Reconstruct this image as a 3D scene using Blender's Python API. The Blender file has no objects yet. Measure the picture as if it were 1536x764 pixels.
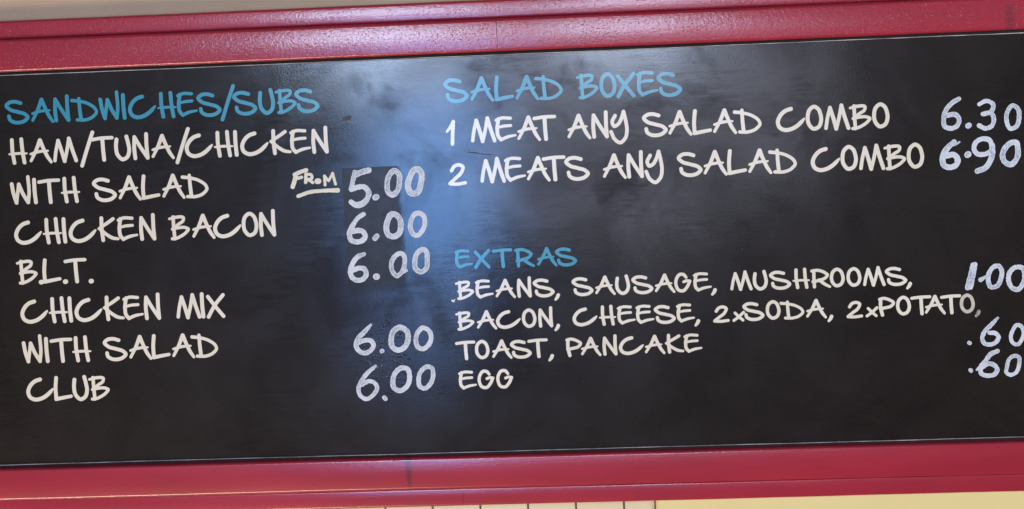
import bpy, math, json, random
import numpy as np
from mathutils import Matrix, Vector
random.seed(4)
sc = bpy.context.scene
COL = sc.collection

# ------------------------------------------------------------------ camera
cam_d = bpy.data.cameras.new("camera")
cam = bpy.data.objects.new("camera", cam_d)
COL.objects.link(cam)
right = Vector((0.997069984, 0.063003215, -0.043382503))
up = Vector((0.038848095, 0.071494528, 0.996684182))
back = Vector((0.06589592, -0.995449209, 0.068837493))
LOC = Vector((0.38139117, -2.74617810, 0.36645346))
cam.matrix_world = Matrix(((right.x, up.x, back.x, LOC.x), (right.y, up.y, back.y, LOC.y),
                           (right.z, up.z, back.z, LOC.z), (0, 0, 0, 1)))
cam_d.sensor_width = 36
cam_d.lens = 65.0294
cam_d.shift_x = -0.114676
cam_d.shift_y = -0.119164
cam_d.clip_start = 0.05
cam_d.clip_end = 200
sc.camera = cam

# ------------------------------------------------------------------ world, lamps, exposure
w = bpy.data.worlds.new("World")
sc.world = w
w.use_nodes = True
bg = w.node_tree.nodes["Background"]
bg.inputs[0].default_value = (1.0, 0.80, 0.66, 1)
bg.inputs[1].default_value = 0.115

def area(name, loc, target, sx, sy, power, color, roll=0.0, spread=180):
    d = bpy.data.lights.new(name, 'AREA')
    d.shape = 'RECTANGLE'; d.size = sx; d.size_y = sy; d.energy = power; d.color = color
    d.spread = math.radians(spread)
    o = bpy.data.objects.new(name, d); COL.objects.link(o)
    o.location = loc
    q = (Vector(target) - Vector(loc)).to_track_quat('-Z', 'Y')
    o.rotation_euler = (q.to_matrix().to_4x4() @ Matrix.Rotation(roll, 4, 'Z')).to_euler()
    return o

# daylight through the shop front behind the viewer, seen mirrored in the board and frame
area("shopfront_pane_light", (-0.97, -4.0, 0.57), (-0.97, 0, 0.57), 0.50, 0.86, 31, (0.54, 0.71, 1.0))
area("shopfront_side_pane_light", (-0.07, -4.0, 0.58), (-0.07, 0, 0.58), 0.38, 0.86, 17, (0.60, 0.74, 1.0))
area("shopfront_door_light", (-0.80, -4.0, -0.25), (-0.80, 0, -0.25), 0.40, 0.62, 11, (0.17, 0.43, 1.0), roll=math.radians(-4))
area("shopfront_door_foot_light", (-0.87, -4.0, -0.76), (-0.87, 0, -0.76), 0.30, 0.44, 2.2, (0.24, 0.45, 1.0), roll=math.radians(-6))
far = area("haze_fill_light", (-0.14, -4.4, 0.02), (-0.14, 0, 0.02), 1.7, 1.15, 9, (0.74, 0.78, 1.0))  # large dim lamp added to give the panel its broad reflected haze
far.data.shape = 'ELLIPSE'
# unseen fill lamps added: warm from low left, near-neutral from the right
area("low_warm_fill", (-1.9, -2.1, -2.55), (-0.4, 0, 0), 2.4, 0.9, 100, (1.0, 0.80, 0.58))
area("right_fill", (3.0, -2.4, 0.5), (0.3, 0, 0), 1.5, 1.0, 66, (0.95, 0.97, 1.0))

sc.view_settings.view_transform = 'Standard'
sc.view_settings.look = 'None'
sc.view_settings.exposure = 0.0
sc.view_settings.gamma = 1.0

# ------------------------------------------------------------------ node helpers
class NT:
    def __init__(s, name):
        s.m = bpy.data.materials.new(name); s.m.use_nodes = True
        s.t = s.m.node_tree; s.b = s.t.nodes["Principled BSDF"]
        s.co = s.n('ShaderNodeTexCoord')
    def n(s, ty, **k):
        x = s.t.nodes.new(ty)
        for a, v in k.items(): setattr(x, a, v)
        return x
    def l(s, a, b): s.t.links.new(a, b)
    def vec(s, scale=(1, 1, 1), loc=(0, 0, 0), rot=(0, 0, 0), src=None):
        mp = s.n('ShaderNodeMapping')
        mp.inputs['Scale'].default_value = scale; mp.inputs['Location'].default_value = loc
        mp.inputs['Rotation'].default_value = rot
        s.l(src or s.co.outputs['Object'], mp.inputs['Vector']); return mp.outputs[0]
    def noise(s, v, scale, detail=4, rough=0.55, dist=0.0):
        x = s.n('ShaderNodeTexNoise'); s.l(v, x.inputs['Vector'])
        x.inputs['Scale'].default_value = scale; x.inputs['Detail'].default_value = detail
        x.inputs['Roughness'].default_value = rough; x.inputs['Distortion'].default_value = dist
        return x.outputs['Fac']
    def ramp(s, v, a, b, lo=0.0, hi=1.0, smooth=True):
        x = s.n('ShaderNodeMapRange')
        x.interpolation_type = 'SMOOTHSTEP' if smooth else 'LINEAR'
        s.l(v, x.inputs[0])
        for i, q in enumerate((a, b, lo, hi)): x.inputs[1 + i].default_value = q
        return x.outputs[0]
    def math(s, op, a, b=None):
        x = s.n('ShaderNodeMath', operation=op)
        for i, q in enumerate((a, b)):
            if q is None: continue
            if isinstance(q, (int, float)): x.inputs[i].default_value = q
            else: s.l(q, x.inputs[i])
        return x.outputs[0]
    def mix(s, f, a, b):
        x = s.n('ShaderNodeMix', data_type='RGBA')
        if isinstance(f, (int, float)): x.inputs[0].default_value = f
        else: s.l(f, x.inputs[0])
        for i, q in ((6, a), (7, b)):
            if isinstance(q, tuple): x.inputs[i].default_value = (*q, 1)
            else: s.l(q, x.inputs[i])
        return x.outputs[2]
    def bump(s, h, strength, dist, prev=None):
        x = s.n('ShaderNodeBump'); x.inputs['Strength'].default_value = strength
        x.inputs['Distance'].default_value = dist; s.l(h, x.inputs['Height'])
        if prev is not None: s.l(prev, x.inputs['Normal'])
        return x.outputs[0]
    def set(s, k, v):
        i = s.b.inputs[k]
        if isinstance(v, (int, float)): i.default_value = v
        elif isinstance(v, tuple): i.default_value = (*v, 1) if len(v) == 3 else v
        else: s.l(v, i)
    def spot(s, x, z, rx, rz, soft=0.25):
        """1 inside an ellipse on the board face (metres), 0 outside"""
        sep = s.n('ShaderNodeSeparateXYZ'); s.l(s.co.outputs['Object'], sep.inputs[0])
        a = s.math('DIVIDE', s.math('SUBTRACT', sep.outputs[0], x), rx)
        b = s.math('DIVIDE', s.math('SUBTRACT', sep.outputs[2], z), rz)
        d = s.math('SQRT', s.math('ADD', s.math('MULTIPLY', a, a), s.math('MULTIPLY', b, b)))
        return s.ramp(d, 1 - soft, 1 + soft, 1, 0)
    def attr(s, name):
        x = s.n('ShaderNodeAttribute', attribute_name=name); return x.outputs['Fac']

# ------------------------------------------------------------------ materials
def mat_panel(name='black_panel', flaky=True):
    m = NT(name)
    o = m.vec()
    warp = m.n('ShaderNodeTexNoise'); m.l(o, warp.inputs['Vector']); warp.inputs['Scale'].default_value = 3.0
    wm = m.n('ShaderNodeVectorMath', operation='MULTIPLY_ADD')
    m.l(warp.outputs['Color'], wm.inputs[0]); wm.inputs[1].default_value = (0.16, 0, 0.30); m.l(o, wm.inputs[2])
    wv = wm.outputs[0]
    streak = m.noise(m.vec((9, 1, 70), rot=(0, math.radians(7), 0)), 2.0, 8, 0.72)        # cloth wipes
    streak2 = m.noise(m.vec((12, 1, 80), rot=(0, math.radians(-20), 0)), 2.0, 8, 0.72)
    cloud = m.noise(wv, 6.0, 5, 0.62, 0.4)
    blot = m.noise(m.vec(loc=(1.7, 0, 4.1), src=wv), 9.0, 4, 0.55, 0.2)
    grain = m.noise(o, 420, 3, 0.75)
    peel = m.noise(o, 330, 2, 0.6)
    fine = m.noise(o, 900, 3, 0.6)
    w1 = m.ramp(m.noise(m.vec((1, 1, 2), loc=(4, 0, 9), src=wv), 3.6, 4, 0.55), 0.52, 0.66, 0.10, 1.0)   # only some areas were wiped
    w2 = m.ramp(m.noise(m.vec((1, 1, 1.6), loc=(1, 0, 3), src=wv), 4.4, 4, 0.55), 0.53, 0.66, 0.06, 1.0)
    s1 = m.math('MULTIPLY', m.math('SUBTRACT', streak, 0.5), m.math('MULTIPLY', w1, 1.0))
    s2 = m.math('MULTIPLY', m.math('SUBTRACT', streak2, 0.5), m.math('MULTIPLY', w2, 1.0))
    sc_ = m.math('MULTIPLY', m.math('SUBTRACT', cloud, 0.5), 0.9)
    smear = m.ramp(m.math('ADD', s1, m.math('ADD', s2, sc_)), -0.24, 0.20)
    dust = m.ramp(m.noise(m.vec(loc=(3, 1, 7)), 120, 2, 0.5), 0.735, 0.80)
    dust = m.math('MULTIPLY', dust, m.ramp(m.noise(m.vec(loc=(9, 0, 2)), 6, 2), 0.45, 0.65))
    base = m.mix(m.ramp(cloud, 0.3, 0.75), (0.0046, 0.0024, 0.0020), (0.0072, 0.0044, 0.0040))
    base = m.mix(m.ramp(grain, 0.42, 0.70, 0, 0.85), base, (0.0150, 0.0115, 0.0108))
    base = m.mix(m.math('MULTIPLY', dust, 0.5), base, (0.16, 0.15, 0.14))
    m.set('Base Color', base)
    m.set('Roughness', m.math('ADD', m.math('MULTIPLY', smear, -0.03), 0.43))
    m.set('Specular IOR Level', m.ramp(smear, 0, 1, 0.13, 0.20, False))
    rub = m.ramp(blot, 0.34, 0.46, 0.55, 1.0)                      # greasy blots that kill the shine
    m.set('Coat Weight', m.math('MULTIPLY', m.ramp(smear, 0, 1, 0.40, 1.0, False), rub))
    m.set('Coat Roughness', m.math('ADD', m.math('MULTIPLY', smear, 0.035), 0.095))
    m.set('Coat IOR', 1.62)
    nb = m.bump(fine, 0.12, 0.0002)
    nb = m.bump(peel, 0.14, 0.00035, nb)
    if flaky:
        mask = m.spot(-0.190, -0.150, 0.040, 0.055, 0.5)
        vor = m.n('ShaderNodeTexVoronoi'); m.l(o, vor.inputs['Vector']); vor.inputs['Scale'].default_value = 260
        h = m.math('MULTIPLY', mask, m.math('MULTIPLY', m.ramp(vor.outputs['Distance'], 0.1, 0.5, 1, 0), m.ramp(m.noise(o, 90, 3), 0.45, 0.6)))
        nb = m.bump(h, 0.3, 0.0010, nb)
    m.set('Normal', nb); m.l(nb, m.b.inputs['Coat Normal'])
    return m.m

def mat_patch():
    """a thin matt rub over old prices: opaque in the middle, worn through at its right and lower edges"""
    m = NT('matt_black_patch')
    o = m.vec()
    n = m.noise(o, 60, 5, 0.6)
    m.set('Base Color', m.mix(n, (0.012, 0.009, 0.008), (0.019, 0.015, 0.014)))
    m.set('Roughness', 0.40); m.set('Specular IOR Level', 0.42)
    m.set('Coat Weight', m.ramp(n, 0.3, 0.7, 0.03, 0.22)); m.set('Coat Roughness', 0.2); m.set('Coat IOR', 1.5)
    m.set('Normal', m.bump(m.noise(o, 700, 3), 0.2, 0.0003))
    sep = m.n('ShaderNodeSeparateXYZ'); m.l(o, sep.inputs[0])
    ragged = m.math('MULTIPLY', m.math('SUBTRACT', m.noise(o, 45, 5, 0.65), 0.5), 0.022)
    ar = m.ramp(m.math('ADD', sep.outputs[0], ragged), -0.157, -0.146, 1, 0)
    ab = m.ramp(m.math('ADD', sep.outputs[2], ragged), -0.062, -0.025, 0, 1)
    m.set('Alpha', m.math('MULTIPLY', m.math('MULTIPLY', ar, ab), 0.84))
    return m.m

def mat_vinyl(name, c1, c2, rough=0.38):
    m = NT(name)
    o = m.vec()
    f = m.attr('fade')
    base = m.mix(m.ramp(m.noise(o, 9, 4), 0.3, 0.7), c1, c2)
    base = m.mix(m.math('MULTIPLY', m.ramp(m.noise(o, 400, 4, 0.65), 0.5, 0.8), 0.18), base, tuple(q * 0.55 for q in c1))
    base = m.mix(m.math('MULTIPLY', f, m.ramp(m.noise(o, 160, 4, 0.7), 0.25, 0.7, 0.45, 1.0)), base, (0.035, 0.032, 0.03))
    m.set('Base Color', base); m.set('Roughness', rough); m.set('Specular IOR Level', 0.5)
    m.set('Coat Weight', 0.75); m.set('Coat Roughness', 0.12); m.set('Coat IOR', 1.62)
    nb = m.bump(m.noise(o, 800, 3), 0.25, 0.0002)
    m.set('Normal', nb); m.l(nb, m.b.inputs['Coat Normal'])
    return m.m

def mat_marker(name, hi, lo, gap):
    """paint-pen: pigment pools along the stroke rims, thinner and flecked inside"""
    m = NT(name)
    o = m.vec()
    d = m.attr('inside')                      # 0 at rim .. 1 on the stroke's spine
    mott = m.noise(o, 300, 5, 0.75, 0.6)
    pull = m.math('SINE', m.math('ADD', m.math('MULTIPLY', d, 13.0), m.math('MULTIPLY', m.noise(o, 45, 2), 14.0)))   # brush pulls along the stroke
    lines = m.noise(m.vec((1, 1, 0.35), rot=(0, math.radians(25), 0)), 420, 3, 0.6, 0.8)
    patchy = m.ramp(m.noise(m.vec(loc=(7, 0, 3)), 30, 2), 0.38, 0.60, 0.25, 1.0)
    inner = m.math('ADD', m.math('MULTIPLY', m.ramp(m.math('ADD', m.math('MULTIPLY', mott, 0.65), m.math('MULTIPLY', lines, 0.35)), 0.42, 0.58), 0.6),
                   m.math('MULTIPLY', m.ramp(pull, -0.4, 0.9), 0.5))
    thin = m.math('MULTIPLY', m.math('MULTIPLY', m.ramp(d, 0.06, 0.45, 0.15, 1.0), inner), patchy)
    base = m.mix(thin, hi, lo)
    fleck = m.math('MULTIPLY', m.ramp(m.noise(m.vec(loc=(2, 5, 1)), 520, 4, 0.7), 0.60, 0.68), m.ramp(m.noise(o, 40, 2), 0.42, 0.62))
    base = m.mix(m.math('MULTIPLY', fleck, 0.9), base, gap)
    m.set('Base Color', base); m.set('Roughness', 0.5); m.set('Specular IOR Level', 0.4)
    m.set('Normal', m.bump(m.math('ADD', mott, d), 0.5, 0.0006))
    return m.m

def mat_paint(name='crimson_gloss_paint', pit=0.5, grit=1.0):
    m = NT(name)
    o = m.vec()
    tone = m.noise(m.vec((1, 1, 5)), 3.5, 5, 0.6)
    base = m.mix(m.ramp(tone, 0.3, 0.7), (0.32, 0.012, 0.034), (0.38, 0.017, 0.043))
    # two dark smudges and scattered nicks that belong to the paint
    st = m.math('MULTIPLY', m.spot(-0.1575, -0.312, 0.0046, 0.040, 0.45), m.ramp(m.noise(m.vec((2, 1, 1)), 60, 4), 0.2, 0.5, 0.55, 1))
    st2 = m.math('MULTIPLY', m.spot(0.764, 0.322, 0.007, 0.022, 0.5), 0.40)
    base = m.mix(m.math('MULTIPLY', st, 0.58), base, (0.035, 0.012, 0.018))
    base = m.mix(st2, base, (0.05, 0.012, 0.018))
    nick = m.ramp(m.noise(m.vec(loc=(4, 2, 1)), 110, 3, 0.6), 0.74, 0.78)
    base = m.mix(m.math('MULTIPLY', nick, 0.5), base, (0.10, 0.012, 0.022))
    m.set('Base Color', base)
    m.set('Roughness', 0.36); m.set('Specular IOR Level', 0.34)
    m.set('Coat Weight', 0.95); m.set('Coat Roughness', 0.15); m.set('Coat IOR', 1.62)
    peel = m.noise(m.vec((0.8, 1, 1.25)), 260, 2, 0.6, 0.3)
    peel2 = m.noise(m.vec((0.5, 1, 1.3)), 520, 2, 0.55)
    brush = m.noise(m.vec((1.0, 1, 70)), 5, 4, 0.65)
    pits = m.ramp(m.noise(m.vec((0.62, 1, 1), loc=(2, 0, 6)), 520, 2, 0.5), 0.60, 0.72)
    pz = m.ramp(m.noise(m.vec((1, 1, 4), loc=(5, 0, 1)), 14, 3), 0.35, 0.6, 0.25, 1)
    nb = m.bump(peel, 0.30 * grit, 0.0006)
    nb = m.bump(peel2, 0.10 * grit, 0.0004, nb)
    nb = m.bump(brush, 0.14, 0.0005, nb)
    nb = m.bump(m.math('MULTIPLY', pits, pz), pit, -0.0008, nb)
    m.set('Normal', nb); m.l(nb, m.b.inputs['Coat Normal'])
    return m.m

def mat_plain(name, c1, c2, rough, scale=6, bump=0.2, bs=300, bd=0.0006, spec=0.4):
    m = NT(name); o = m.vec()
    m.set('Base Color', m.mix(m.ramp(m.noise(o, scale, 5, 0.6), 0.3, 0.7), c1, c2))
    m.set('Roughness', rough); m.set('Specular IOR Level', spec)
    m.set('Normal', m.bump(m.noise(o, bs, 4, 0.6), bump, bd))
    return m.m

M_PANEL = mat_panel()
M_PATCH = mat_patch()
M_WHITE = mat_vinyl('cream_vinyl', (0.76, 0.71, 0.605), (0.82, 0.78, 0.70))
M_BLUE = mat_vinyl('blue_vinyl', (0.020, 0.255, 0.395), (0.028, 0.29, 0.435))
M_MARK = mat_marker('white_paint_pen', (0.68, 0.735, 0.84), (0.20, 0.24, 0.34), (0.05, 0.05, 0.06))
M_CREAM = mat_marker('cream_paint_pen', (0.78, 0.76, 0.66), (0.62, 0.60, 0.52), (0.30, 0.29, 0.27))
M_PAINT = mat_paint()
M_PAINT_SMOOTH = mat_paint('crimson_gloss_paint_smooth', 0.04, 0.6)   # the lower rail was brushed out finer
M_EDGE = mat_plain('white_cut_edge', (0.22, 0.20, 0.19), (0.66, 0.64, 0.62), 0.5, 22)
M_DARK = mat_plain('dark_recess', (0.02, 0.012, 0.012), (0.03, 0.016, 0.016), 0.8)
M_GLUE = mat_plain('old_glue', (0.022, 0.017, 0.02), (0.05, 0.04, 0.045), 0.42, 150)
M_WALL = mat_plain('beige_wall_paint', (0.55, 0.395, 0.275), (0.60, 0.44, 0.31), 0.75, 5, 0.5, 160, 0.0012)
M_TILE = mat_plain('cream_tile_glaze', (0.70, 0.62, 0.42), (0.75, 0.67, 0.46), 0.3, 4, 0.1, 30, 0.0008)
M_GROUT = mat_plain('dark_joint', (0.17, 0.14, 0.10), (0.24, 0.20, 0.14), 0.9)
M_BOX = mat_plain('yellow_cream_paint', (0.75, 0.64, 0.30), (0.78, 0.67, 0.33), 0.5, 4, 0.15, 200, 0.0004)

# ------------------------------------------------------------------ geometry helpers
def obj(name, verts, faces, mat, parent=None, mats=None, fmat=None, smooth=False):
    me = bpy.data.meshes.new(name)
    me.from_pydata(verts, [], faces)
    for q in (mats or [mat]): me.materials.append(q)
    if fmat: me.polygons.foreach_set('material_index', fmat)
    if smooth: me.polygons.foreach_set('use_smooth', [True] * len(me.polygons))
    me.update()
    o = bpy.data.objects.new(name, me); COL.objects.link(o)
    if parent: o.parent = parent
    return o

def rail_prism(x0, x1, prof):
    """profile [(y, z)...] swept from x0 to x1, subdivided a little so its edges are not ruler-straight"""
    n = max(2, int((x1 - x0) / 0.012)); k = len(prof)
    ph = random.random() * 9
    V = []; F = []
    for i in range(n + 1):
        x = x0 + (x1 - x0) * i / n
        wob = 0.00016 * math.sin(x * 9 + ph) + 0.00007 * math.sin(x * 41 + 2 * ph) + random.uniform(-.00004, .00004)
        for y, z in prof: V.append((x, y + wob * 0.6, z + wob))
    for i in range(n):
        for j in range(k):
            a = i * k + j; b = i * k + (j + 1) % k
            F.append((a, b, b + k, a + k))
    F.append(tuple(range(k))[::-1]); F.append(tuple(n * k + j for j in range(k)))
    return V, F

def rounded(y0, y1, z0, z1, r, seg=4):
    """closed profile with its two front (y0) corners rounded; y0 = front"""
    P = [(y1, z0)]
    for i in range(seg + 1):
        a = math.pi / 2 * i / seg
        P.append((y0 + r - r * math.sin(a), z0 + r - r * math.cos(a)))
    for i in range(seg + 1):
        a = math.pi / 2 * i / seg
        P.append((y0 + r - r * math.cos(a), z1 - r + r * math.sin(a)))
    P.append((y1, z1))
    return P

def smooth_path(P, closed):
    P = np.array(P, float); n = len(P)
    if n == 2 and not closed:
        d = np.linalg.norm(P[1, :2] - P[0, :2]); k = max(2, int(d / 0.35))
        t = np.linspace(0, 1, k)[:, None]; return P[0] * (1 - t) + P[1] * t
    out = []
    m = n if closed else n - 1
    for i in range(m):
        if closed: p0, p1, p2, p3 = P[i - 1], P[i], P[(i + 1) % n], P[(i + 2) % n]
        else:
            p1, p2 = P[i], P[i + 1]
            p0 = P[i - 1] if i > 0 else 2 * p1 - p2
            p3 = P[i + 2] if i + 2 < n else 2 * p2 - p1
        d = np.linalg.norm(p2[:2] - p1[:2]); k = max(2, int(d / 0.35))
        # centripetal-like tangents so uneven spacing does not overshoot
        d0 = max(np.linalg.norm(p1[:2] - p0[:2]), 1e-3); d1 = max(d, 1e-3); d2 = max(np.linalg.norm(p3[:2] - p2[:2]), 1e-3)
        m1 = ((p1 - p0) / d0 * d1 + (p2 - p1) / d1 * d0) / (d0 + d1) * d1
        m2 = ((p2 - p1) / d1 * d2 + (p3 - p2) / d2 * d1) / (d1 + d2) * d1
        t = np.linspace(0, 1, k, endpoint=False)[:, None]
        out.append((2*t**3 - 3*t**2 + 1) * p1 + (t**3 - 2*t**2 + t) * m1 + (-2*t**3 + 3*t**2) * p2 + (t**3 - t**2) * m2)
    if not closed: out.append(P[-1:])
    return np.concatenate(out)

def ink(name, strokes, mat, parent, h=0.5, jitter=0.0, lift=0.0004, fades=None, back=0.0):
    """union of round-ended strokes (mm on the board face) meshed as one thin raised layer"""
    paths = [smooth_path(P, c) for c, P in strokes]
    allp = np.concatenate(paths)
    pad = allp[:, 2].max() + 2
    x0, z0 = allp[:, 0].min() - pad, allp[:, 1].min() - pad
    nx = int((allp[:, 0].max() + pad - x0) / h) + 2; nz = int((allp[:, 1].max() + pad - z0) / h) + 2
    phi = np.full((nx, nz), 9.0); inn = np.zeros((nx, nz)); fad = np.zeros((nx, nz))
    gx = x0 + np.arange(nx) * h; gz = z0 + np.arange(nz) * h
    for si, P in enumerate(paths):
        fv = fades[si] if fades else 0.0
        nl = len(P)
        wob = np.zeros(nl)
        if jitter:
            kn = np.random.RandomState(si * 7 + len(name) + int(abs(x0))).randn(nl // 5 + 3)
            wob = np.interp(np.arange(nl) / 5.0, np.arange(len(kn)), kn) * jitter
        for (x, z, r), wv in zip(P, wob):
            r = max(0.3, r + wv)
            R_ = r + 1.6
            i0, i1 = max(0, int((x - R_ - x0) / h)), min(nx, int((x + R_ - x0) / h) + 2)
            j0, j1 = max(0, int((z - R_ - z0) / h)), min(nz, int((z + R_ - z0) / h) + 2)
            d = np.hypot(gx[i0:i1, None] - x, gz[None, j0:j1] - z)
            s = phi[i0:i1, j0:j1]
            better = d - r < s
            np.minimum(s, d - r, out=s)
            if fv: fad[i0:i1, j0:j1][better] = fv
            np.maximum(inn[i0:i1, j0:j1], np.clip(1 - d / r, 0, 1), out=inn[i0:i1, j0:j1])
    if jitter:
        rs = np.random.RandomState(len(name) + nx)
        ns = rs.randn(nx, nz)
        for _ in range(2):
            ns = (ns + np.roll(ns, 1, 0) + np.roll(ns, -1, 0) + np.roll(ns, 1, 1) + np.roll(ns, -1, 1)) / 5
        phi = phi + ns * jitter * 1.5 * (np.abs(phi) < 3)
    V = []; F = []; A = []; B = []; idx = {}
    Y = -lift
    def grid_v(i, j):
        k = (i, j)
        if k not in idx:
            idx[k] = len(V); V.append((gx[i] / 1000, Y, gz[j] / 1000)); A.append(inn[i, j]); B.append(fad[i, j])
        return idx[k]
    def edge_v(a, b):
        k = (a, b) if a < b else (b, a)
        if k not in idx:
            pa, pb = phi[k[0]], phi[k[1]]; t = pa / (pa - pb)
            idx[k] = len(V)
            V.append(((gx[k[0][0]] * (1 - t) + gx[k[1][0]] * t) / 1000, Y, (gz[k[0][1]] * (1 - t) + gz[k[1][1]] * t) / 1000))
            A.append(0.0); B.append(max(fad[k[0]], fad[k[1]]))
        return idx[k]
    ins = phi < 0
    cell = ins[:-1, :-1].astype(int) + ins[1:, :-1] + ins[1:, 1:] + ins[:-1, 1:]
    walls = []
    for i, j in zip(*np.nonzero(cell)):
        i = int(i); j = int(j)
        c = [(i, j), (i + 1, j), (i + 1, j + 1), (i, j + 1)]
        poly = []; kinds = []
        for q in range(4):
            a, b = c[q], c[(q + 1) % 4]
            if ins[a]: poly.append(grid_v(*a)); kinds.append(0)
            if ins[a] != ins[b]: poly.append(edge_v(a, b)); kinds.append(1)
        F.append(tuple(poly))
        L = len(poly)
        for q in range(L):
            if kinds[q] and kinds[(q + 1) % L]: walls.append((poly[q], poly[(q + 1) % L]))
    bk = {}
    for a, b in walls:
        for q in (a, b):
            if q not in bk:
                bk[q] = len(V); V.append((V[q][0], back, V[q][2])); A.append(0.0); B.append(B[q])
        F.append((b, a, bk[a], bk[b]))
    o = obj(name, V, F, mat, parent)
    for nm, arr in (('inside', A), ('fade', B)):
        at = o.data.attributes.new(nm, 'FLOAT', 'POINT'); at.data.foreach_set('value', np.array(arr, dtype=np.float32))
    return o

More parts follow.
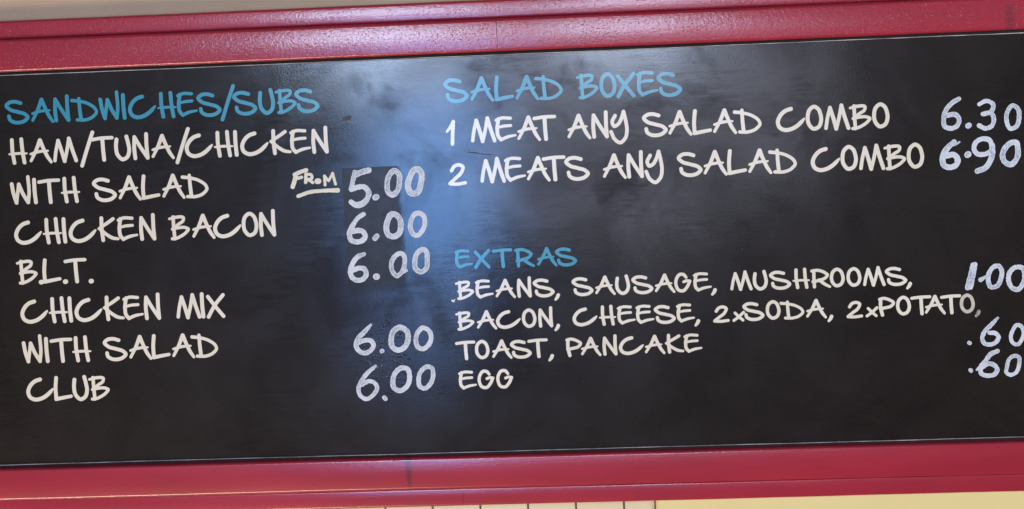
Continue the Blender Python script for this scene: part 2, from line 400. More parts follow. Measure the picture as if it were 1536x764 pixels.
DATA = json.loads('''{"glyphs":{"W":[[0,[[2.9,30.01,2.9],[4.89,14.96,2.9],[8.58,1.22,2.9]]],[0,[[8.58,1.22,2.64],[11.1,14.72,2.64],[13.86,29.24,2.63]]],[0,[[13.86,29.24,2.9],[19.6,14.39,2.9],[26.88,1.22,2.9]]],[0,[[26.88,1.22,2.64],[28.98,14.03,2.63],[28.8,40.31,2.63]]]],"I":[[0,[[3.15,35.41,2.98],[2.98,17.15,2.98],[3.84,0.75,2.99]]]],"T":[[0,[[2.63,31.47,2.63],[16.57,33.18,2.63],[33.23,33.4,2.63]]],[0,[[18.28,32.25,2.98],[18.45,16.24,2.98],[19.16,0.21,2.98]]]],"H":[[0,[[6.68,35.18,2.89],[6.49,18.85,2.89],[8.44,0.17,2.89]]],[0,[[21.41,35.99,2.89],[22.26,16.5,2.89],[24.19,0.09,2.89]]],[0,[[1.54,13.65,1.54],[14.51,14.37,2.12],[28.64,14.0,1.35]]]],"S":[[0,[[25.06,29.39,2.8],[16.04,31.82,2.8],[7.13,30.43,2.8],[2.8,26.26,2.8],[7.72,20.52,2.8],[20.32,16.03,2.8],[31.52,11.78,2.8],[34.96,7.66,2.8],[30.95,2.95,2.8],[21.05,-0.14,2.8],[11.44,1.44,2.8],[6.74,5.27,2.8],[5.81,10.0,2.8]]]],"A":[[0,[[2.23,2.55,2.23],[10.38,16.99,2.62],[17.93,33.34,3.14]]],[0,[[17.93,33.34,3.07],[22.9,19.97,2.79],[28.28,7.62,2.79],[33.41,-0.38,2.24]]],[0,[[2.35,12.79,1.89],[13.83,15.81,2.31],[29.4,16.94,1.47]]]],"L":[[0,[[4.88,34.01,2.88],[2.97,17.62,2.88],[3.17,1.14,2.88]]],[0,[[2.79,0.81,2.79],[14.18,2.8,2.79],[26.62,4.74,2.51]]]],"D":[[0,[[2.68,30.42,2.68],[15.37,28.54,2.44],[29.1,23.68,2.43],[38.26,15.89,2.43],[39.61,12.03,2.43],[34.09,4.81,2.44],[22.42,0.24,2.44],[9.28,0.57,2.56]]],[0,[[13.52,32.76,2.5],[13.93,16.49,2.78],[15.07,0.52,2.79]]]],"C":[[0,[[22.95,32.07,2.99],[15.15,29.71,2.99],[6.25,21.62,2.99],[3.0,12.99,3.0],[5.48,5.04,3.0],[12.33,1.15,3.0],[22.17,2.05,2.99],[32.3,7.32,2.99],[37.97,12.37,2.69],[42.17,16.77,1.5]]]],"K":[[0,[[6.84,34.86,2.89],[6.47,18.16,2.89],[7.67,1.05,2.89]]],[0,[[24.92,33.21,2.63],[14.79,26.59,2.63],[2.1,19.0,2.1]]],[0,[[3.67,18.6,2.63],[12.84,10.11,2.63],[23.05,3.86,2.63],[31.08,2.37,2.1]]]],"E":[[0,[[2.45,31.01,2.45],[10.04,33.89,2.45],[23.76,33.26,2.45]]],[0,[[5.74,32.81,2.8],[3.34,17.24,2.8],[4.44,6.75,2.8],[8.52,1.57,2.8]]],[0,[[8.52,1.57,2.45],[18.47,5.42,2.45],[30.25,7.48,1.72]]],[0,[[2.05,19.19,1.82],[12.44,21.63,2.28],[23.77,22.3,2.27]]]],"N":[[0,[[4.13,33.16,2.88],[2.89,16.17,2.89],[3.69,0.83,2.89]]],[0,[[4.13,33.16,2.8],[12.02,18.48,2.8],[22.71,0.73,2.8]]],[0,[[22.51,37.07,2.88],[22.16,17.27,2.88],[22.89,0.73,2.89]]]],"B":[[0,[[1.91,30.28,1.91],[10.4,32.2,2.38],[23.97,30.52,2.38],[23.02,26.86,2.38],[15.92,21.76,2.38],[9.35,16.64,2.38]]],[0,[[5.82,14.43,2.38],[15.55,16.33,2.38],[27.07,15.74,2.38],[30.33,13.92,2.38],[26.6,8.75,2.38],[19.15,3.64,2.38],[7.31,-0.32,2.38],[4.82,-0.27,2.38]]],[0,[[7.78,32.96,2.65],[8.04,15.79,2.65],[8.73,-0.35,2.65]]]],".":[[0,[[3.53,0.34,3.53],[4.61,0.5,3.53]]]],"M":[[0,[[2.63,1.58,2.63],[5.07,15.49,2.63],[9.42,31.78,2.63]]],[0,[[9.42,31.78,2.89],[13.63,16.98,2.89],[17.71,0.08,2.89]]],[0,[[17.71,0.08,2.63],[21.96,14.98,2.63],[26.33,34.57,2.63]]],[0,[[26.33,34.57,2.89],[30.44,18.21,2.89],[35.71,0.58,2.89]]]],"X":[[0,[[3.44,31.18,2.8],[13.16,17.27,2.8],[26.05,0.47,2.8]]],[0,[[26.93,33.07,2.8],[13.16,17.27,2.8],[2.8,0.13,2.8]]]],"O":[[1,[[12.82,34.15,2.87],[6.1,29.87,2.87],[2.87,19.59,2.87],[4.78,7.4,2.87],[10.9,1.3,2.87],[18.02,3.5,2.87],[22.46,13.74,2.87],[21.75,22.43,2.87],[18.71,30.32,2.87]]]],"U":[[0,[[4.35,30.51,2.92],[2.92,19.6,2.92],[5.08,6.31,2.93],[12.32,-0.22,2.93],[19.12,2.97,2.92],[22.97,12.94,2.92],[21.94,24.43,2.92],[19.92,34.35,2.92]]]],"/":[[0,[[22.05,42.55,2.85],[13.24,20.25,2.85],[2.86,-7.7,2.86]]]],"R":[[0,[[6.04,32.12,2.86],[5.99,16.53,2.86],[6.32,0.46,2.86]]],[0,[[2.67,32.24,2.67],[11.65,33.31,2.66],[25.32,27.81,2.66],[29.31,23.55,2.66],[25.91,18.16,2.66],[15.79,13.45,2.67],[4.16,10.63,2.67]]],[0,[[14.82,13.94,2.76],[24.38,5.14,2.76],[32.7,-0.18,2.21]]]],"G":[[0,[[20.62,27.89,2.51],[16.46,33.62,2.79],[10.08,34.09,2.79],[4.13,25.98,2.79],[2.79,13.28,2.79],[7.14,2.68,2.79],[14.67,1.0,2.79],[21.8,8.61,2.79],[26.69,20.01,2.79]]],[0,[[26.69,20.01,2.49],[21.93,21.12,2.49],[16.24,19.03,2.49]]]],"P":[[0,[[2.67,31.59,2.67],[8.09,33.24,2.67],[19.86,29.6,2.67],[26.18,23.84,2.67],[22.37,17.76,2.67],[13.31,14.62,2.67],[3.3,12.67,2.67]]],[0,[[4.27,32.0,2.97],[3.99,14.95,2.97],[6.58,0.1,2.97]]]],"Y":[[0,[[9.55,31.48,2.71],[5.01,20.95,2.71],[7.67,15.77,2.71],[13.2,18.12,2.71],[18.28,25.57,2.71],[22.52,37.12,2.71]]],[0,[[22.52,37.12,2.71],[25.02,24.48,2.71],[26.39,9.16,2.71],[23.5,-2.62,2.71],[15.57,-9.14,2.72],[7.66,-3.76,2.72],[2.72,7.45,2.72]]]],"1":[[0,[[12.09,31.01,2.74],[10.42,15.03,2.74],[9.2,-2.36,2.74]]],[0,[[11.54,30.35,2.39],[7.41,23.33,2.4],[1.92,16.69,1.92]]]],"2":[[0,[[5.7,18.64,2.66],[9.79,24.66,2.66],[17.13,27.15,2.66],[23.17,24.04,2.66],[20.51,15.57,2.66],[10.59,6.48,2.66],[2.66,-0.63,2.66]]],[0,[[2.64,-0.97,2.58],[11.9,-1.79,2.57],[25.9,-0.37,2.57]]]],"x":[[0,[[4.93,14.1,2.45],[11.33,6.3,2.45],[18.15,-0.82,2.45]]],[0,[[19.86,15.11,2.45],[11.33,6.3,2.45],[2.45,-0.9,2.45]]]],",":[[0,[[7.19,0.64,3.11],[5.43,-3.66,2.96],[2.07,-8.36,2.07]]]]},"lines":[["heading","SANDWICHES/SUBS",0,[["S",-751.0,228.1],["A",-710.8,228.0],["N",-675.8,228.0],["D",-648.5,227.9],["W",-604.8,227.9],["I",-569.6,227.9],["C",-560.0,227.8],["H",-514.5,227.8],["E",-484.5,227.8],["S",-453.6,227.7],["/",-418.3,227.7],["S",-398.6,227.7],["U",-359.4,227.6],["B",-333.3,227.6],["S",-303.5,227.6]]],["item","HAM/TUNA/CHICKEN",0,[["H",-749.9,166.5],["A",-717.5,166.4],["M",-680.8,166.3],["/",-639.3,166.1],["T",-620.8,166.0],["U",-585.0,165.9],["N",-556.9,165.8],["A",-527.9,165.7],["/",-491.5,165.6],["C",-476.1,165.5],["H",-431.1,165.3],["I",-400.5,165.2],["C",-390.6,165.2],["K",-345.6,165.0],["E",-314.3,164.9],["N",-281.3,164.7]]],["item","WITH SALAD",0,[["W",-750.9,104.3],["I",-715.9,104.4],["T",-708.0,104.4],["H",-672.2,104.5],["S",-623.0,104.5],["A",-582.8,104.6],["L",-547.2,104.7],["A",-515.0,104.7],["D",-485.1,104.8]]],["item","CHICKEN BACON",0,[["C",-749.4,42.7],["H",-704.5,42.6],["I",-674.0,42.5],["C",-664.2,42.5],["K",-618.7,42.3],["E",-588.1,42.2],["N",-554.1,42.2],["B",-508.4,42.0],["A",-472.4,41.9],["C",-439.7,41.8],["O",-395.2,41.7],["N",-368.8,41.7]]],["item","B.L.T.",0,[["B",-749.6,-17.8],[".",-715.8,-18.2],["L",-709.1,-18.3],[".",-678.0,-18.7],["T",-675.0,-18.8],[".",-637.8,-19.3]]],["item","CHICKEN MIX",0,[["C",-747.9,-79.3],["H",-703.4,-79.4],["I",-672.8,-79.5],["C",-663.0,-79.5],["K",-618.4,-79.6],["E",-587.1,-79.7],["N",-554.3,-79.8],["M",-504.5,-79.9],["I",-466.6,-80.0],["X",-457.6,-80.0]]],["item","WITH SALAD",0,[["W",-748.9,-141.1],["I",-713.7,-141.0],["T",-705.1,-141.0],["H",-670.6,-140.9],["S",-622.0,-140.7],["A",-581.7,-140.6],["L",-546.6,-140.5],["A",-514.7,-140.4],["D",-485.0,-140.3]]],["item","CLUB",0,[["C",-746.8,-200.3],["L",-703.4,-200.5],["U",-674.3,-200.7],["B",-648.5,-200.9]]],["heading","SALAD BOXES",0,[["S",-76.6,233.7],["A",-36.4,233.3],["L",-0.1,232.9],["A",31.5,232.5],["D",60.7,232.2],["B",123.5,231.5],["O",157.9,231.1],["X",182.5,230.8],["E",213.3,230.5],["S",243.2,230.2]]],["item","1 MEAT ANY SALAD COMBO",0,[["1",-76.3,172.0],["M",-38.9,171.8],["E",-1.7,171.7],["A",31.3,171.6],["T",55.2,171.5],["A",106.7,171.3],["N",143.0,171.2],["Y",169.6,171.1],["S",219.2,170.9],["A",257.8,170.8],["L",293.6,170.7],["A",324.3,170.6],["D",354.6,170.4],["C",417.7,170.2],["O",462.2,170.1],["M",488.8,170.0],["B",526.0,169.8],["O",559.9,169.7]]],["item","2 MEATS ANY SALAD COMBO",0,[["2",-76.3,110.8],["M",-27.5,110.6],["E",9.5,110.5],["A",42.8,110.3],["T",66.4,110.2],["S",100.0,110.1],["A",157.1,109.9],["N",192.8,109.7],["Y",219.4,109.6],["S",268.6,109.4],["A",307.7,109.3],["L",343.1,109.2],["A",374.1,109.0],["D",404.5,108.9],["C",467.0,108.7],["O",511.3,108.5],["M",538.1,108.4],["B",574.8,108.3],["O",608.7,108.1]]],["heading","EXTRAS",1,[["E",-72.4,-17.9],["X",-43.6,-18.1],["T",-15.8,-18.2],["R",18.4,-18.4],["A",52.0,-18.6],["S",79.8,-18.8]]],["item","BEANS, SAUSAGE, MUSHROOMS,",1,[["B",-73.8,-64.5],["E",-43.6,-64.5],["A",-13.1,-64.5],["N",19.6,-64.6],["S",43.9,-64.6],[",",75.6,-64.6],["S",102.6,-64.6],["A",137.7,-64.7],["U",168.1,-64.7],["S",192.8,-64.7],["A",227.5,-64.7],["G",257.2,-64.8],["E",285.3,-64.8],[",",311.4,-64.8],["M",340.5,-64.8],["U",374.4,-64.9],["S",398.9,-64.9],["H",433.5,-64.9],["R",460.3,-65.0],["O",489.1,-65.0],["O",513.8,-65.0],["M",538.0,-65.0],["S",570.7,-65.0],[",",601.3,-65.1]]],["item","BACON, CHEESE, 2xSODA, 2xPOTATO,",1,[["B",-75.8,-111.2],["A",-43.8,-111.2],["C",-14.5,-111.1],["O",25.1,-111.1],["N",49.8,-111.0],[",",73.5,-111.0],["C",101.6,-111.0],["H",141.7,-110.9],["E",169.1,-110.9],["E",197.3,-110.9],["S",224.5,-110.8],["E",258.2,-110.8],[",",284.6,-110.7],["2",313.0,-110.7],["x",341.8,-110.7],["S",357.3,-110.7],["O",392.1,-110.6],["D",413.0,-110.6],["A",451.9,-110.5],[",",483.3,-110.5],["2",511.7,-110.5],["x",540.0,-110.4],["P",559.3,-110.4],["O",585.6,-110.4],["T",606.9,-110.3],["A",627.8,-110.3],["T",650.9,-110.3],["O",679.6,-110.3],[",",701.0,-110.2]]],["item","TOAST, PANCAKE",1,[["T",-78.5,-156.6],["O",-48.5,-156.6],["A",-22.8,-156.6],["S",4.9,-156.7],["T",31.6,-156.7],[",",62.2,-156.7],["P",89.4,-156.7],["A",112.1,-156.8],["N",145.0,-156.8],["C",169.6,-156.8],["A",208.6,-156.8],["K",239.1,-156.9],["E",267.4,-156.9]]],["item","EGG",1,[["E",-75.9,-202.5],["G",-46.6,-202.4],["G",-18.1,-202.3]]]],"marks":[["5.00",[[0,[[-216.33,129.4,4.31],[-205.4,132.94,4.31],[-196.3,134.83,4.31]]],[0,[[-217.53,132.88,3.45],[-221.4,118.93,3.45],[-224.41,108.37,3.45]]],[0,[[-224.48,107.0,3.97],[-213.57,110.04,3.97],[-204.9,110.06,3.97],[-198.07,101.72,3.97],[-201.05,91.5,3.97],[-209.41,84.4,4.77],[-218.5,83.01,4.57],[-225.53,87.75,3.97]]],[0,[[-188.48,93.28,4.48],[-186.35,94.23,4.48]]],[1,[[-156.98,132.84,3.96],[-165.66,125.44,3.96],[-169.28,112.69,3.96],[-168.19,100.62,3.96],[-162.72,96.12,3.96],[-155.2,101.0,3.96],[-150.42,116.28,3.96],[-151.17,128.33,3.96]]],[1,[[-125.88,133.21,4.47],[-133.86,122.53,4.47],[-137.51,105.5,4.47],[-133.25,97.78,4.47],[-125.13,97.82,4.47],[-117.77,113.35,4.47],[-116.97,128.76,4.47],[-121.03,133.71,4.47]]]]],["6.00",[[0,[[-207.47,68.83,3.28],[-216.08,63.62,3.28],[-223.13,55.25,3.29],[-228.89,45.1,3.29]]],[0,[[-226.36,50.18,3.98],[-230.96,39.12,3.98],[-228.33,29.88,3.98],[-220.67,27.01,3.98],[-211.0,29.26,3.98],[-206.88,34.82,3.98],[-210.29,42.36,3.98],[-217.13,44.33,3.98],[-225.88,42.92,3.98]]],[0,[[-192.14,31.36,3.98],[-189.19,34.71,3.98]]],[1,[[-163.9,67.25,4.31],[-171.72,56.85,4.32],[-174.09,44.87,4.32],[-171.6,36.16,4.32],[-163.97,33.13,4.32],[-155.07,37.64,4.32],[-151.95,47.53,4.31],[-153.05,59.62,4.31],[-158.75,66.37,4.31]]],[1,[[-127.59,66.97,3.62],[-135.36,57.27,3.62],[-137.37,45.28,3.62],[-134.34,36.9,3.62],[-128.48,33.25,3.62],[-120.37,39.51,3.62],[-115.1,51.37,3.62],[-117.06,63.49,3.62],[-122.75,67.14,3.62]]]]],["6.00",[[0,[[-210.03,8.06,2.98],[-220.27,4.03,3.73],[-229.63,-8.29,3.73],[-232.54,-17.52,3.74],[-229.99,-27.2,3.74],[-222.86,-31.44,3.74],[-213.4,-29.63,3.74],[-208.32,-22.34,3.73],[-211.24,-14.52,3.73],[-217.85,-12.96,3.73],[-228.71,-16.05,3.74]]],[0,[[-193.6,-26.97,4.93],[-192.66,-26.87,4.93]]],[1,[[-156.03,7.12,3.46],[-164.73,1.44,3.46],[-169.62,-10.36,3.46],[-167.52,-21.07,3.46],[-162.47,-26.57,3.46],[-153.07,-20.23,3.46],[-149.11,-8.4,3.46],[-149.55,3.57,3.46],[-152.96,7.14,3.46]]],[0,[[-151.54,-21.62,2.0],[-146.74,-19.12,2.0]]],[1,[[-121.16,11.87,3.72],[-129.74,5.54,3.72],[-133.28,-6.29,3.72],[-132.37,-16.95,3.72],[-124.91,-22.13,3.72],[-116.95,-17.48,3.72],[-114.34,-2.96,3.72],[-114.73,7.67,3.72],[-117.85,11.49,3.72]]]]],["6.00",[[0,[[-205.76,-100.43,2.09],[-216.8,-111.38,3.48],[-226.94,-121.5,3.48],[-229.97,-129.24,3.48],[-226.16,-139.3,3.49],[-217.65,-143.22,3.48],[-208.75,-140.02,3.48],[-203.06,-131.31,3.48],[-206.21,-125.12,3.48],[-215.72,-123.6,3.48],[-225.48,-126.77,3.48]]],[0,[[-190.85,-140.93,3.13],[-190.15,-140.78,3.13]]],[1,[[-160.78,-105.36,3.99],[-171.52,-111.1,4.0],[-175.63,-123.14,4.0],[-173.69,-135.9,4.0],[-166.09,-140.14,4.0],[-155.78,-135.94,4.0],[-149.76,-123.96,3.99],[-151.04,-111.75,3.99]]],[1,[[-126.15,-107.34,3.47],[-134.31,-114.03,3.47],[-137.88,-126.07,3.47],[-135.46,-136.23,3.47],[-128.68,-139.58,3.47],[-119.74,-134.47,3.47],[-114.48,-123.35,3.47],[-117.19,-111.97,3.47]]]]],["6.00",[[0,[[-202.18,-163.75,2.51],[-214.95,-174.18,3.14],[-225.81,-187.82,3.14],[-229.87,-198.18,3.14],[-227.28,-208.4,3.14],[-218.82,-213.72,3.14],[-208.96,-208.95,3.14],[-201.26,-195.55,3.14],[-205.26,-188.79,3.14],[-213.86,-186.43,3.14],[-223.73,-191.37,3.14]]],[0,[[-190.82,-212.46,3.32],[-189.18,-214.43,3.32]]],[1,[[-162.32,-167.77,3.66],[-172.3,-175.49,3.66],[-176.42,-187.57,3.66],[-175.22,-197.73,3.66],[-165.88,-202.55,3.66],[-156.01,-196.91,3.66],[-150.32,-181.39,3.66],[-153.68,-169.09,3.65]]],[1,[[-122.27,-166.92,3.3],[-132.16,-173.23,3.3],[-136.87,-187.03,3.31],[-135.13,-197.19,3.31],[-128.33,-200.19,3.31],[-120.21,-194.51,3.31],[-114.21,-179.01,3.3],[-116.27,-168.5,3.3]]]]],["6.30",[[0,[[687.84,207.41,3.4],[678.76,202.37,3.41],[668.62,191.95,3.41],[664.66,179.47,3.41],[666.06,167.13,3.41],[674.89,164.07,3.41],[683.94,167.87,3.41],[686.92,177.69,3.41],[681.77,184.21,3.41],[669.25,183.44,3.41]]],[0,[[699.61,166.9,4.13],[701.06,167.56,4.13]]],[0,[[716.96,198.14,3.04],[727.77,202.57,3.04],[737.38,196.42,3.04],[735.36,188.4,3.04],[721.86,183.52,3.04]]],[0,[[721.86,183.52,3.22],[734.34,183.93,3.22],[737.63,174.79,3.22],[733.78,165.02,3.22],[724.78,162.12,3.23],[716.01,166.62,3.23]]],[1,[[765.77,194.39,3.22],[757.49,184.81,3.22],[755.93,174.07,3.22],[761.76,160.31,3.22],[769.3,162.72,3.22],[774.5,176.94,3.22],[772.74,189.61,3.22]]]]],["6.90",[[0,[[678.74,144.22,3.31],[667.71,134.15,4.14],[661.0,119.92,4.14],[662.83,109.88,4.14],[671.31,106.48,4.14],[680.72,110.11,4.14],[682.96,118.72,4.14],[677.26,125.09,4.14],[667.38,123.66,4.14]]],[0,[[678.59,139.16,1.44],[686.4,143.38,1.44]]],[0,[[697.41,123.96,4.49],[698.69,124.82,4.49]]],[0,[[733.73,133.42,3.59],[730.49,144.39,3.59],[720.77,146.93,3.59],[710.82,142.44,3.59],[707.46,131.72,3.59],[711.21,125.61,3.59],[723.65,124.23,3.59],[732.69,128.4,3.59]]],[0,[[733.84,137.03,3.95],[734.46,127.97,3.95],[730.11,113.31,3.95],[723.05,103.98,3.95],[711.31,99.54,3.95]]],[1,[[764.2,140.01,3.94],[753.31,132.67,3.94],[748.67,120.2,3.95],[751.8,111.4,3.95],[760.59,107.45,3.95],[769.2,115.8,3.94],[771.09,131.98,3.94],[769.52,139.27,3.94]]]]],["1.00",[[0,[[700.98,-40.11,3.69],[691.63,-73.72,3.7]]],[0,[[703.5,-39.35,3.69],[695.98,-73.02,3.7]]],[0,[[711.13,-62.5,3.28],[718.76,-58.01,2.01]]],[1,[[733.35,-42.75,3.35],[725.15,-50.26,3.36],[722.25,-63.73,3.36],[726.6,-74.05,3.36],[734.98,-72.3,3.36],[741.13,-60.97,3.36],[742.31,-49.16,3.35],[738.34,-42.75,3.35]]],[1,[[762.35,-45.61,3.52],[754.16,-52.95,3.52],[752.16,-64.74,3.52],[758.13,-76.8,3.52],[764.72,-78.72,3.52],[772.93,-70.52,3.52],[775.8,-57.07,3.52],[772.77,-46.81,3.52]]]]],[".60",[[0,[[691.4,-156.16,2.96],[692.3,-156.81,2.96]]],[0,[[734.67,-120.14,1.86],[723.88,-131.1,3.11],[714.69,-140.23,3.11],[710.97,-151.11,3.11],[713.86,-157.5,3.11],[723.04,-159.68,3.11],[732.41,-154.94,3.11],[734.9,-148.73,3.11],[730.45,-143.09,3.11],[722.02,-142.03,3.11]]],[1,[[763.07,-131.58,2.79],[755.92,-139.98,2.79],[752.99,-150.88,2.8],[756.14,-158.84,2.8],[762.23,-160.92,2.8],[769.37,-152.97,2.79],[771.57,-140.48,2.79],[767.94,-133.31,2.79]]]]],[".60",[[0,[[692.16,-197.14,2.96],[693.2,-198.43,2.96]]],[0,[[732.74,-169.89,3.27],[722.6,-174.29,3.27],[714.6,-184.28,3.27],[707.39,-193.51,3.27],[708.18,-202.99,3.27],[718.57,-206.46,3.27],[727.88,-204.38,3.27],[731.63,-197.41,3.27],[727.5,-190.98,3.27],[719.11,-188.36,3.27],[709.7,-193.58,3.27]]],[0,[[701.89,-196.81,1.71],[706.66,-191.91,1.71]]],[1,[[757.91,-177.76,2.8],[750.08,-182.23,2.8],[745.88,-194.7,2.8],[744.88,-202.54,2.8],[750.16,-206.17,2.8],[758.71,-203.28,2.8],[764.0,-190.53,2.8],[763.69,-179.83,2.8]]]]],["FROM",[[0,[[-313.75,114.1,3.29],[-310.06,123.96,3.29],[-307.81,132.83,3.29]]],[0,[[-309.92,132.57,2.94],[-298.89,136.8,2.94],[-291.48,138.76,2.94]]],[0,[[-309.09,125.65,2.42],[-299.38,128.21,2.42]]],[0,[[-292.54,132.26,2.42],[-293.56,120.24,2.42]]],[0,[[-292.51,132.78,2.25],[-283.93,130.73,2.25],[-283.29,126.75,2.25],[-290.92,123.93,2.25]]],[0,[[-289.5,124.57,2.25],[-282.48,119.48,2.25]]],[0,[[-275.42,121.29,4.32],[-273.69,121.22,4.32]]],[0,[[-263.96,115.01,2.07],[-264.22,129.13,2.07]]],[0,[[-264.22,129.13,1.9],[-258.42,121.0,1.9]]],[0,[[-258.42,121.0,1.9],[-251.56,132.1,1.9]]],[0,[[-251.56,132.1,2.07],[-247.94,115.79,2.07]]],[0,[[-306.21,99.68,2.77],[-288.5,105.06,2.77],[-267.56,106.53,2.77],[-245.33,106.39,3.32]]]]]]}''')

# ------------------------------------------------------------------ setting: the wall the board hangs on
YW = 0.016
def sheet_box(x0, x1, y0, y1, z0, z1):
    V = [(x0, y0, z0), (x1, y0, z0), (x1, y0, z1), (x0, y0, z1), (x0, y1, z0), (x1, y1, z0), (x1, y1, z1), (x0, y1, z1)]
    F = [(0, 1, 2, 3), (5, 4, 7, 6), (4, 0, 3, 7), (1, 5, 6, 2), (3, 2, 6, 7), (4, 5, 1, 0)]
    return V, F

o = obj('wall', *sheet_box(-2.4, 2.4, YW, YW + 0.12, -0.36, 1.4), M_WALL)
o['kind'] = 'structure'; o['label'] = 'beige painted wall above the red framed menu board'; o['category'] = 'wall'

# cream tiles below the board: separate tiles, real open joints over a dark bed
V, F, fm = [], [], []
def add(vf, mi):
    b = len(V); V.extend(vf[0]); F.extend(tuple(b + q for q in f) for f in vf[1]); fm.extend([mi] * len(vf[1]))
add(sheet_box(-2.4, 0.2135, YW + 0.004, YW + 0.12, -1.4, -0.3605), 1)
xj = 0.1655
xs = [0.2135, xj]
while xj > -2.4:
    xj -= 0.0735; xs.append(xj)
for a, b in zip(xs[:-1], xs[1:]):
    for r in range(7):
        zt = -0.3610 - r * 0.148
        x0, x1 = b + 0.0007, a - 0.0007
        d = random.uniform(-0.0004, 0.0004)
        z1, z0 = zt - 0.0008, zt - 0.1472
        e = 0.0012
        vb = [(x0, YW + .006, z0), (x1, YW + .006, z0), (x1, YW + .006, z1), (x0, YW + .006, z1),
              (x0 + e, YW + d, z0 + e), (x1 - e, YW + d, z0 + e), (x1 - e, YW + d, z1 - e), (x0 + e, YW + d, z1 - e)]
        add((vb, [(4, 5, 6, 7), (0, 1, 5, 4), (1, 2, 6, 5), (2, 3, 7, 6), (3, 0, 4, 7)]), 0)
o = obj('tiled_wall', V, F, None, mats=[M_TILE, M_GROUT], fmat=fm)
o['kind'] = 'structure'; o['label'] = 'cream tiles with thin dark upright joints just below the board'; o['category'] = 'wall'

V, F = sheet_box(0.2142, 2.4, YW - 0.012, YW + 0.12, -1.4, -0.3605)
o = obj('wall_boxing', V, F, M_BOX)
bv = o.modifiers.new('round', 'BEVEL'); bv.width = 0.009; bv.segments = 5
o['kind'] = 'structure'; o['label'] = 'plain yellow cream boxing below the board, right of the tiles'; o['category'] = 'wall'

# ------------------------------------------------------------------ the menu board
board = bpy.data.objects.new('menu_board', None)
COL.objects.link(board)
board['label'] = 'long black menu board with crimson gloss frame, hand lettered in cream and blue'
board['category'] = 'menu board'
XL, XR = -1.02, 0.98

panel = obj('panel', *sheet_box(XL, XR, 0.0, 0.006, -0.2995, 0.2995), M_PANEL, board)
for s in (-1, 1):
    zz = sorted((s * 0.2999, s * 0.3008))
    V, F = rail_prism(XL, XR, [(0.0004, zz[0]), (0.0004, zz[1]), (0.0055, zz[1]), (0.0055, zz[0])][::1])
    obj('edge_strip', V, F, M_EDGE, panel)
obj('backing', *sheet_box(XL - 0.03, XR + 0.03, 0.0070, 0.0098, -0.345, 0.345), M_DARK, board)

# frame: a flat inner rail and a thinner stepped lip outside it, in lengths that butt together
def frame_piece(name, x0, x1, prof, mat=None):
    V, F = rail_prism(x0, x1, prof)
    o = obj(name, V, F, mat or M_PAINT, board, smooth=True)
    es = o.modifiers.new('edges', 'EDGE_SPLIT'); es.split_angle = math.radians(40)
    return o
RY0, RY1 = -0.010, 0.0105
rail_top = rounded(RY0, RY1, 0.3055, 0.3545, 0.0045)
rail_bot = rounded(RY0, RY1, -0.3540, -0.3050, 0.0040)
lip_top = rounded(RY0 + 0.0065, YW - 0.0005, 0.3548, 0.3830, 0.0040)
lip_bot = rounded(RY0 + 0.0075, YW - 0.0005, -0.3825, -0.3543, 0.0035)
frame_piece('frame_rail', XL - .05, 0.0089, rail_top)
frame_piece('frame_rail', 0.0094, XR + .05, rail_top)
frame_piece('frame_rail', XL - .05, XR + .05, rail_bot, M_PAINT_SMOOTH)
frame_piece('frame_lip', XL - .078, XR + .078, lip_top)
frame_piece('frame_lip', XL - .078, -0.0778, lip_bot, M_PAINT_SMOOTH)
frame_piece('frame_lip', -0.0774, XR + .078, lip_bot, M_PAINT_SMOOTH)

# upright end rails closing the frame beyond the ends of the lettered panel
for xa, xb in ((XL - 0.049, XL - 0.004), (XR + 0.004, XR + 0.049)):
    o = obj('frame_rail', *sheet_box(xa, xb, RY0, RY1, -0.3046, 0.3051), M_PAINT, board)
    bv = o.modifiers.new('round', 'BEVEL'); bv.width = 0.004; bv.segments = 4

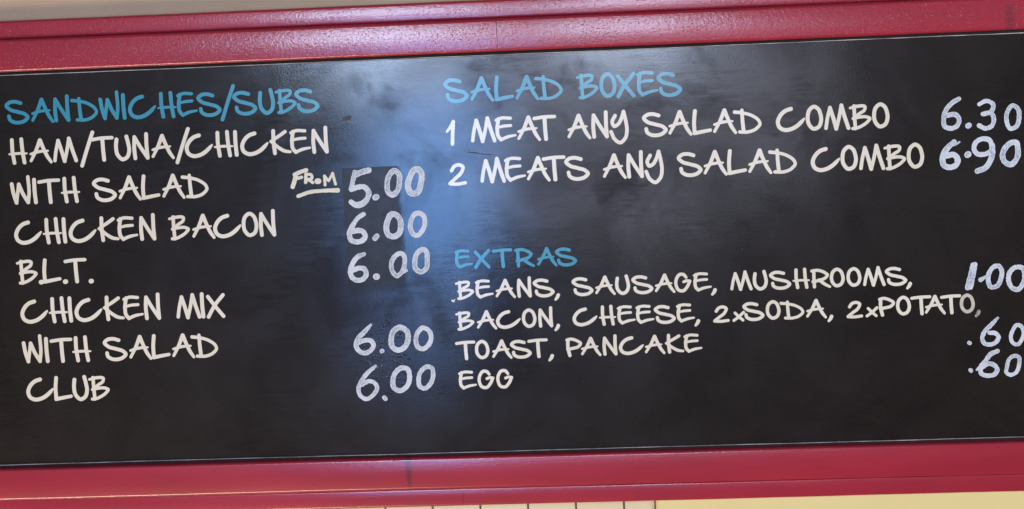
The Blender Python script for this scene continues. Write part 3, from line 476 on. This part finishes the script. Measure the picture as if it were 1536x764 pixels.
# matt patches stuck or painted over old prices
def patch(x0, x1, z0, z1):
    n = 14; P = []
    for a, b in (((x0, z0), (x1, z0)), ((x1, z0), (x1, z1)), ((x1, z1), (x0, z1)), ((x0, z1), (x0, z0))):
        for i in range(n):
            t = i / n
            P.append((a[0] + (b[0] - a[0]) * t + random.uniform(-.0004, .0004), a[1] + (b[1] - a[1]) * t + random.uniform(-.0004, .0004)))
    V = [(x, -0.00015, z) for x, z in P] + [(x, 0.0001, z) for x, z in P]
    k = len(P)
    F = [tuple(range(k))] + [(i, i + k, (i + 1) % k + k, (i + 1) % k) for i in range(k)]
    return obj('price_patch', V, F, M_PATCH, panel)
patch(-0.2370, -0.1420, -0.062, 0.1395)

GL = DATA['glyphs']
def glyph_strokes(ch, x, z, small):
    kx, kz, kr = (0.865, 0.75, 0.87) if small else (1, 1, 1)
    for c, P in GL[ch]:
        yield c, [[x + p[0] * kx, z + p[1] * kz, p[2] * kr] for p in P]
for kind, text, small, letters in DATA['lines']:
    st = []; fades = []
    for i, (ch, x, z) in enumerate(letters):
        fv = 0.0
        if text.endswith('2xPOTATO,'):
            if i == len(letters) - 1: fv = 0.8
            elif i == len(letters) - 2: fv = 0.38
        for q in glyph_strokes(ch, x, z, small):
            st.append(q); fades.append(fv)
    hd = kind == 'heading'
    o = ink('heading' if hd else 'menu_line', st, M_BLUE if hd else M_WHITE, panel, h=0.5, fades=fades)
    o['label'] = ('blue heading reading ' if hd else 'cream lettering reading ') + text
for text, st in DATA['marks']:
    fr = text == 'FROM'
    o = ink('note' if fr else 'price', [(c, P) for c, P in st], M_CREAM if fr else M_MARK, panel, h=0.4, jitter=0.12 if fr else 0.18, lift=0.00045)
    o['label'] = ('small underlined cream note reading ' if fr else 'hand painted white price ') + text

# damage on the panel: a lifted scrap of vinyl, a blob of old glue, a scratch
ink('vinyl_scrap', [(0, [[-79.8, -66.6, .9], [-77.6, -68.4, 1.3], [-75.4, -65.6, .7]])], M_WHITE, panel, h=0.3, lift=0.0012)
ink('glue_blob', [(0, [[-230, 212.8, 2.4], [-225, 214.6, 3.8], [-220, 216.2, 2.0]])], M_GLUE, panel, h=0.4, jitter=0.3, lift=0.0007)
ink('scratch', [(0, [[-45, 156.5, .4], [-35, 155.3, .7], [-24, 153.0, .45], [-6, 151.2, .3]])], M_DARK, panel, h=0.3, lift=0.0001)
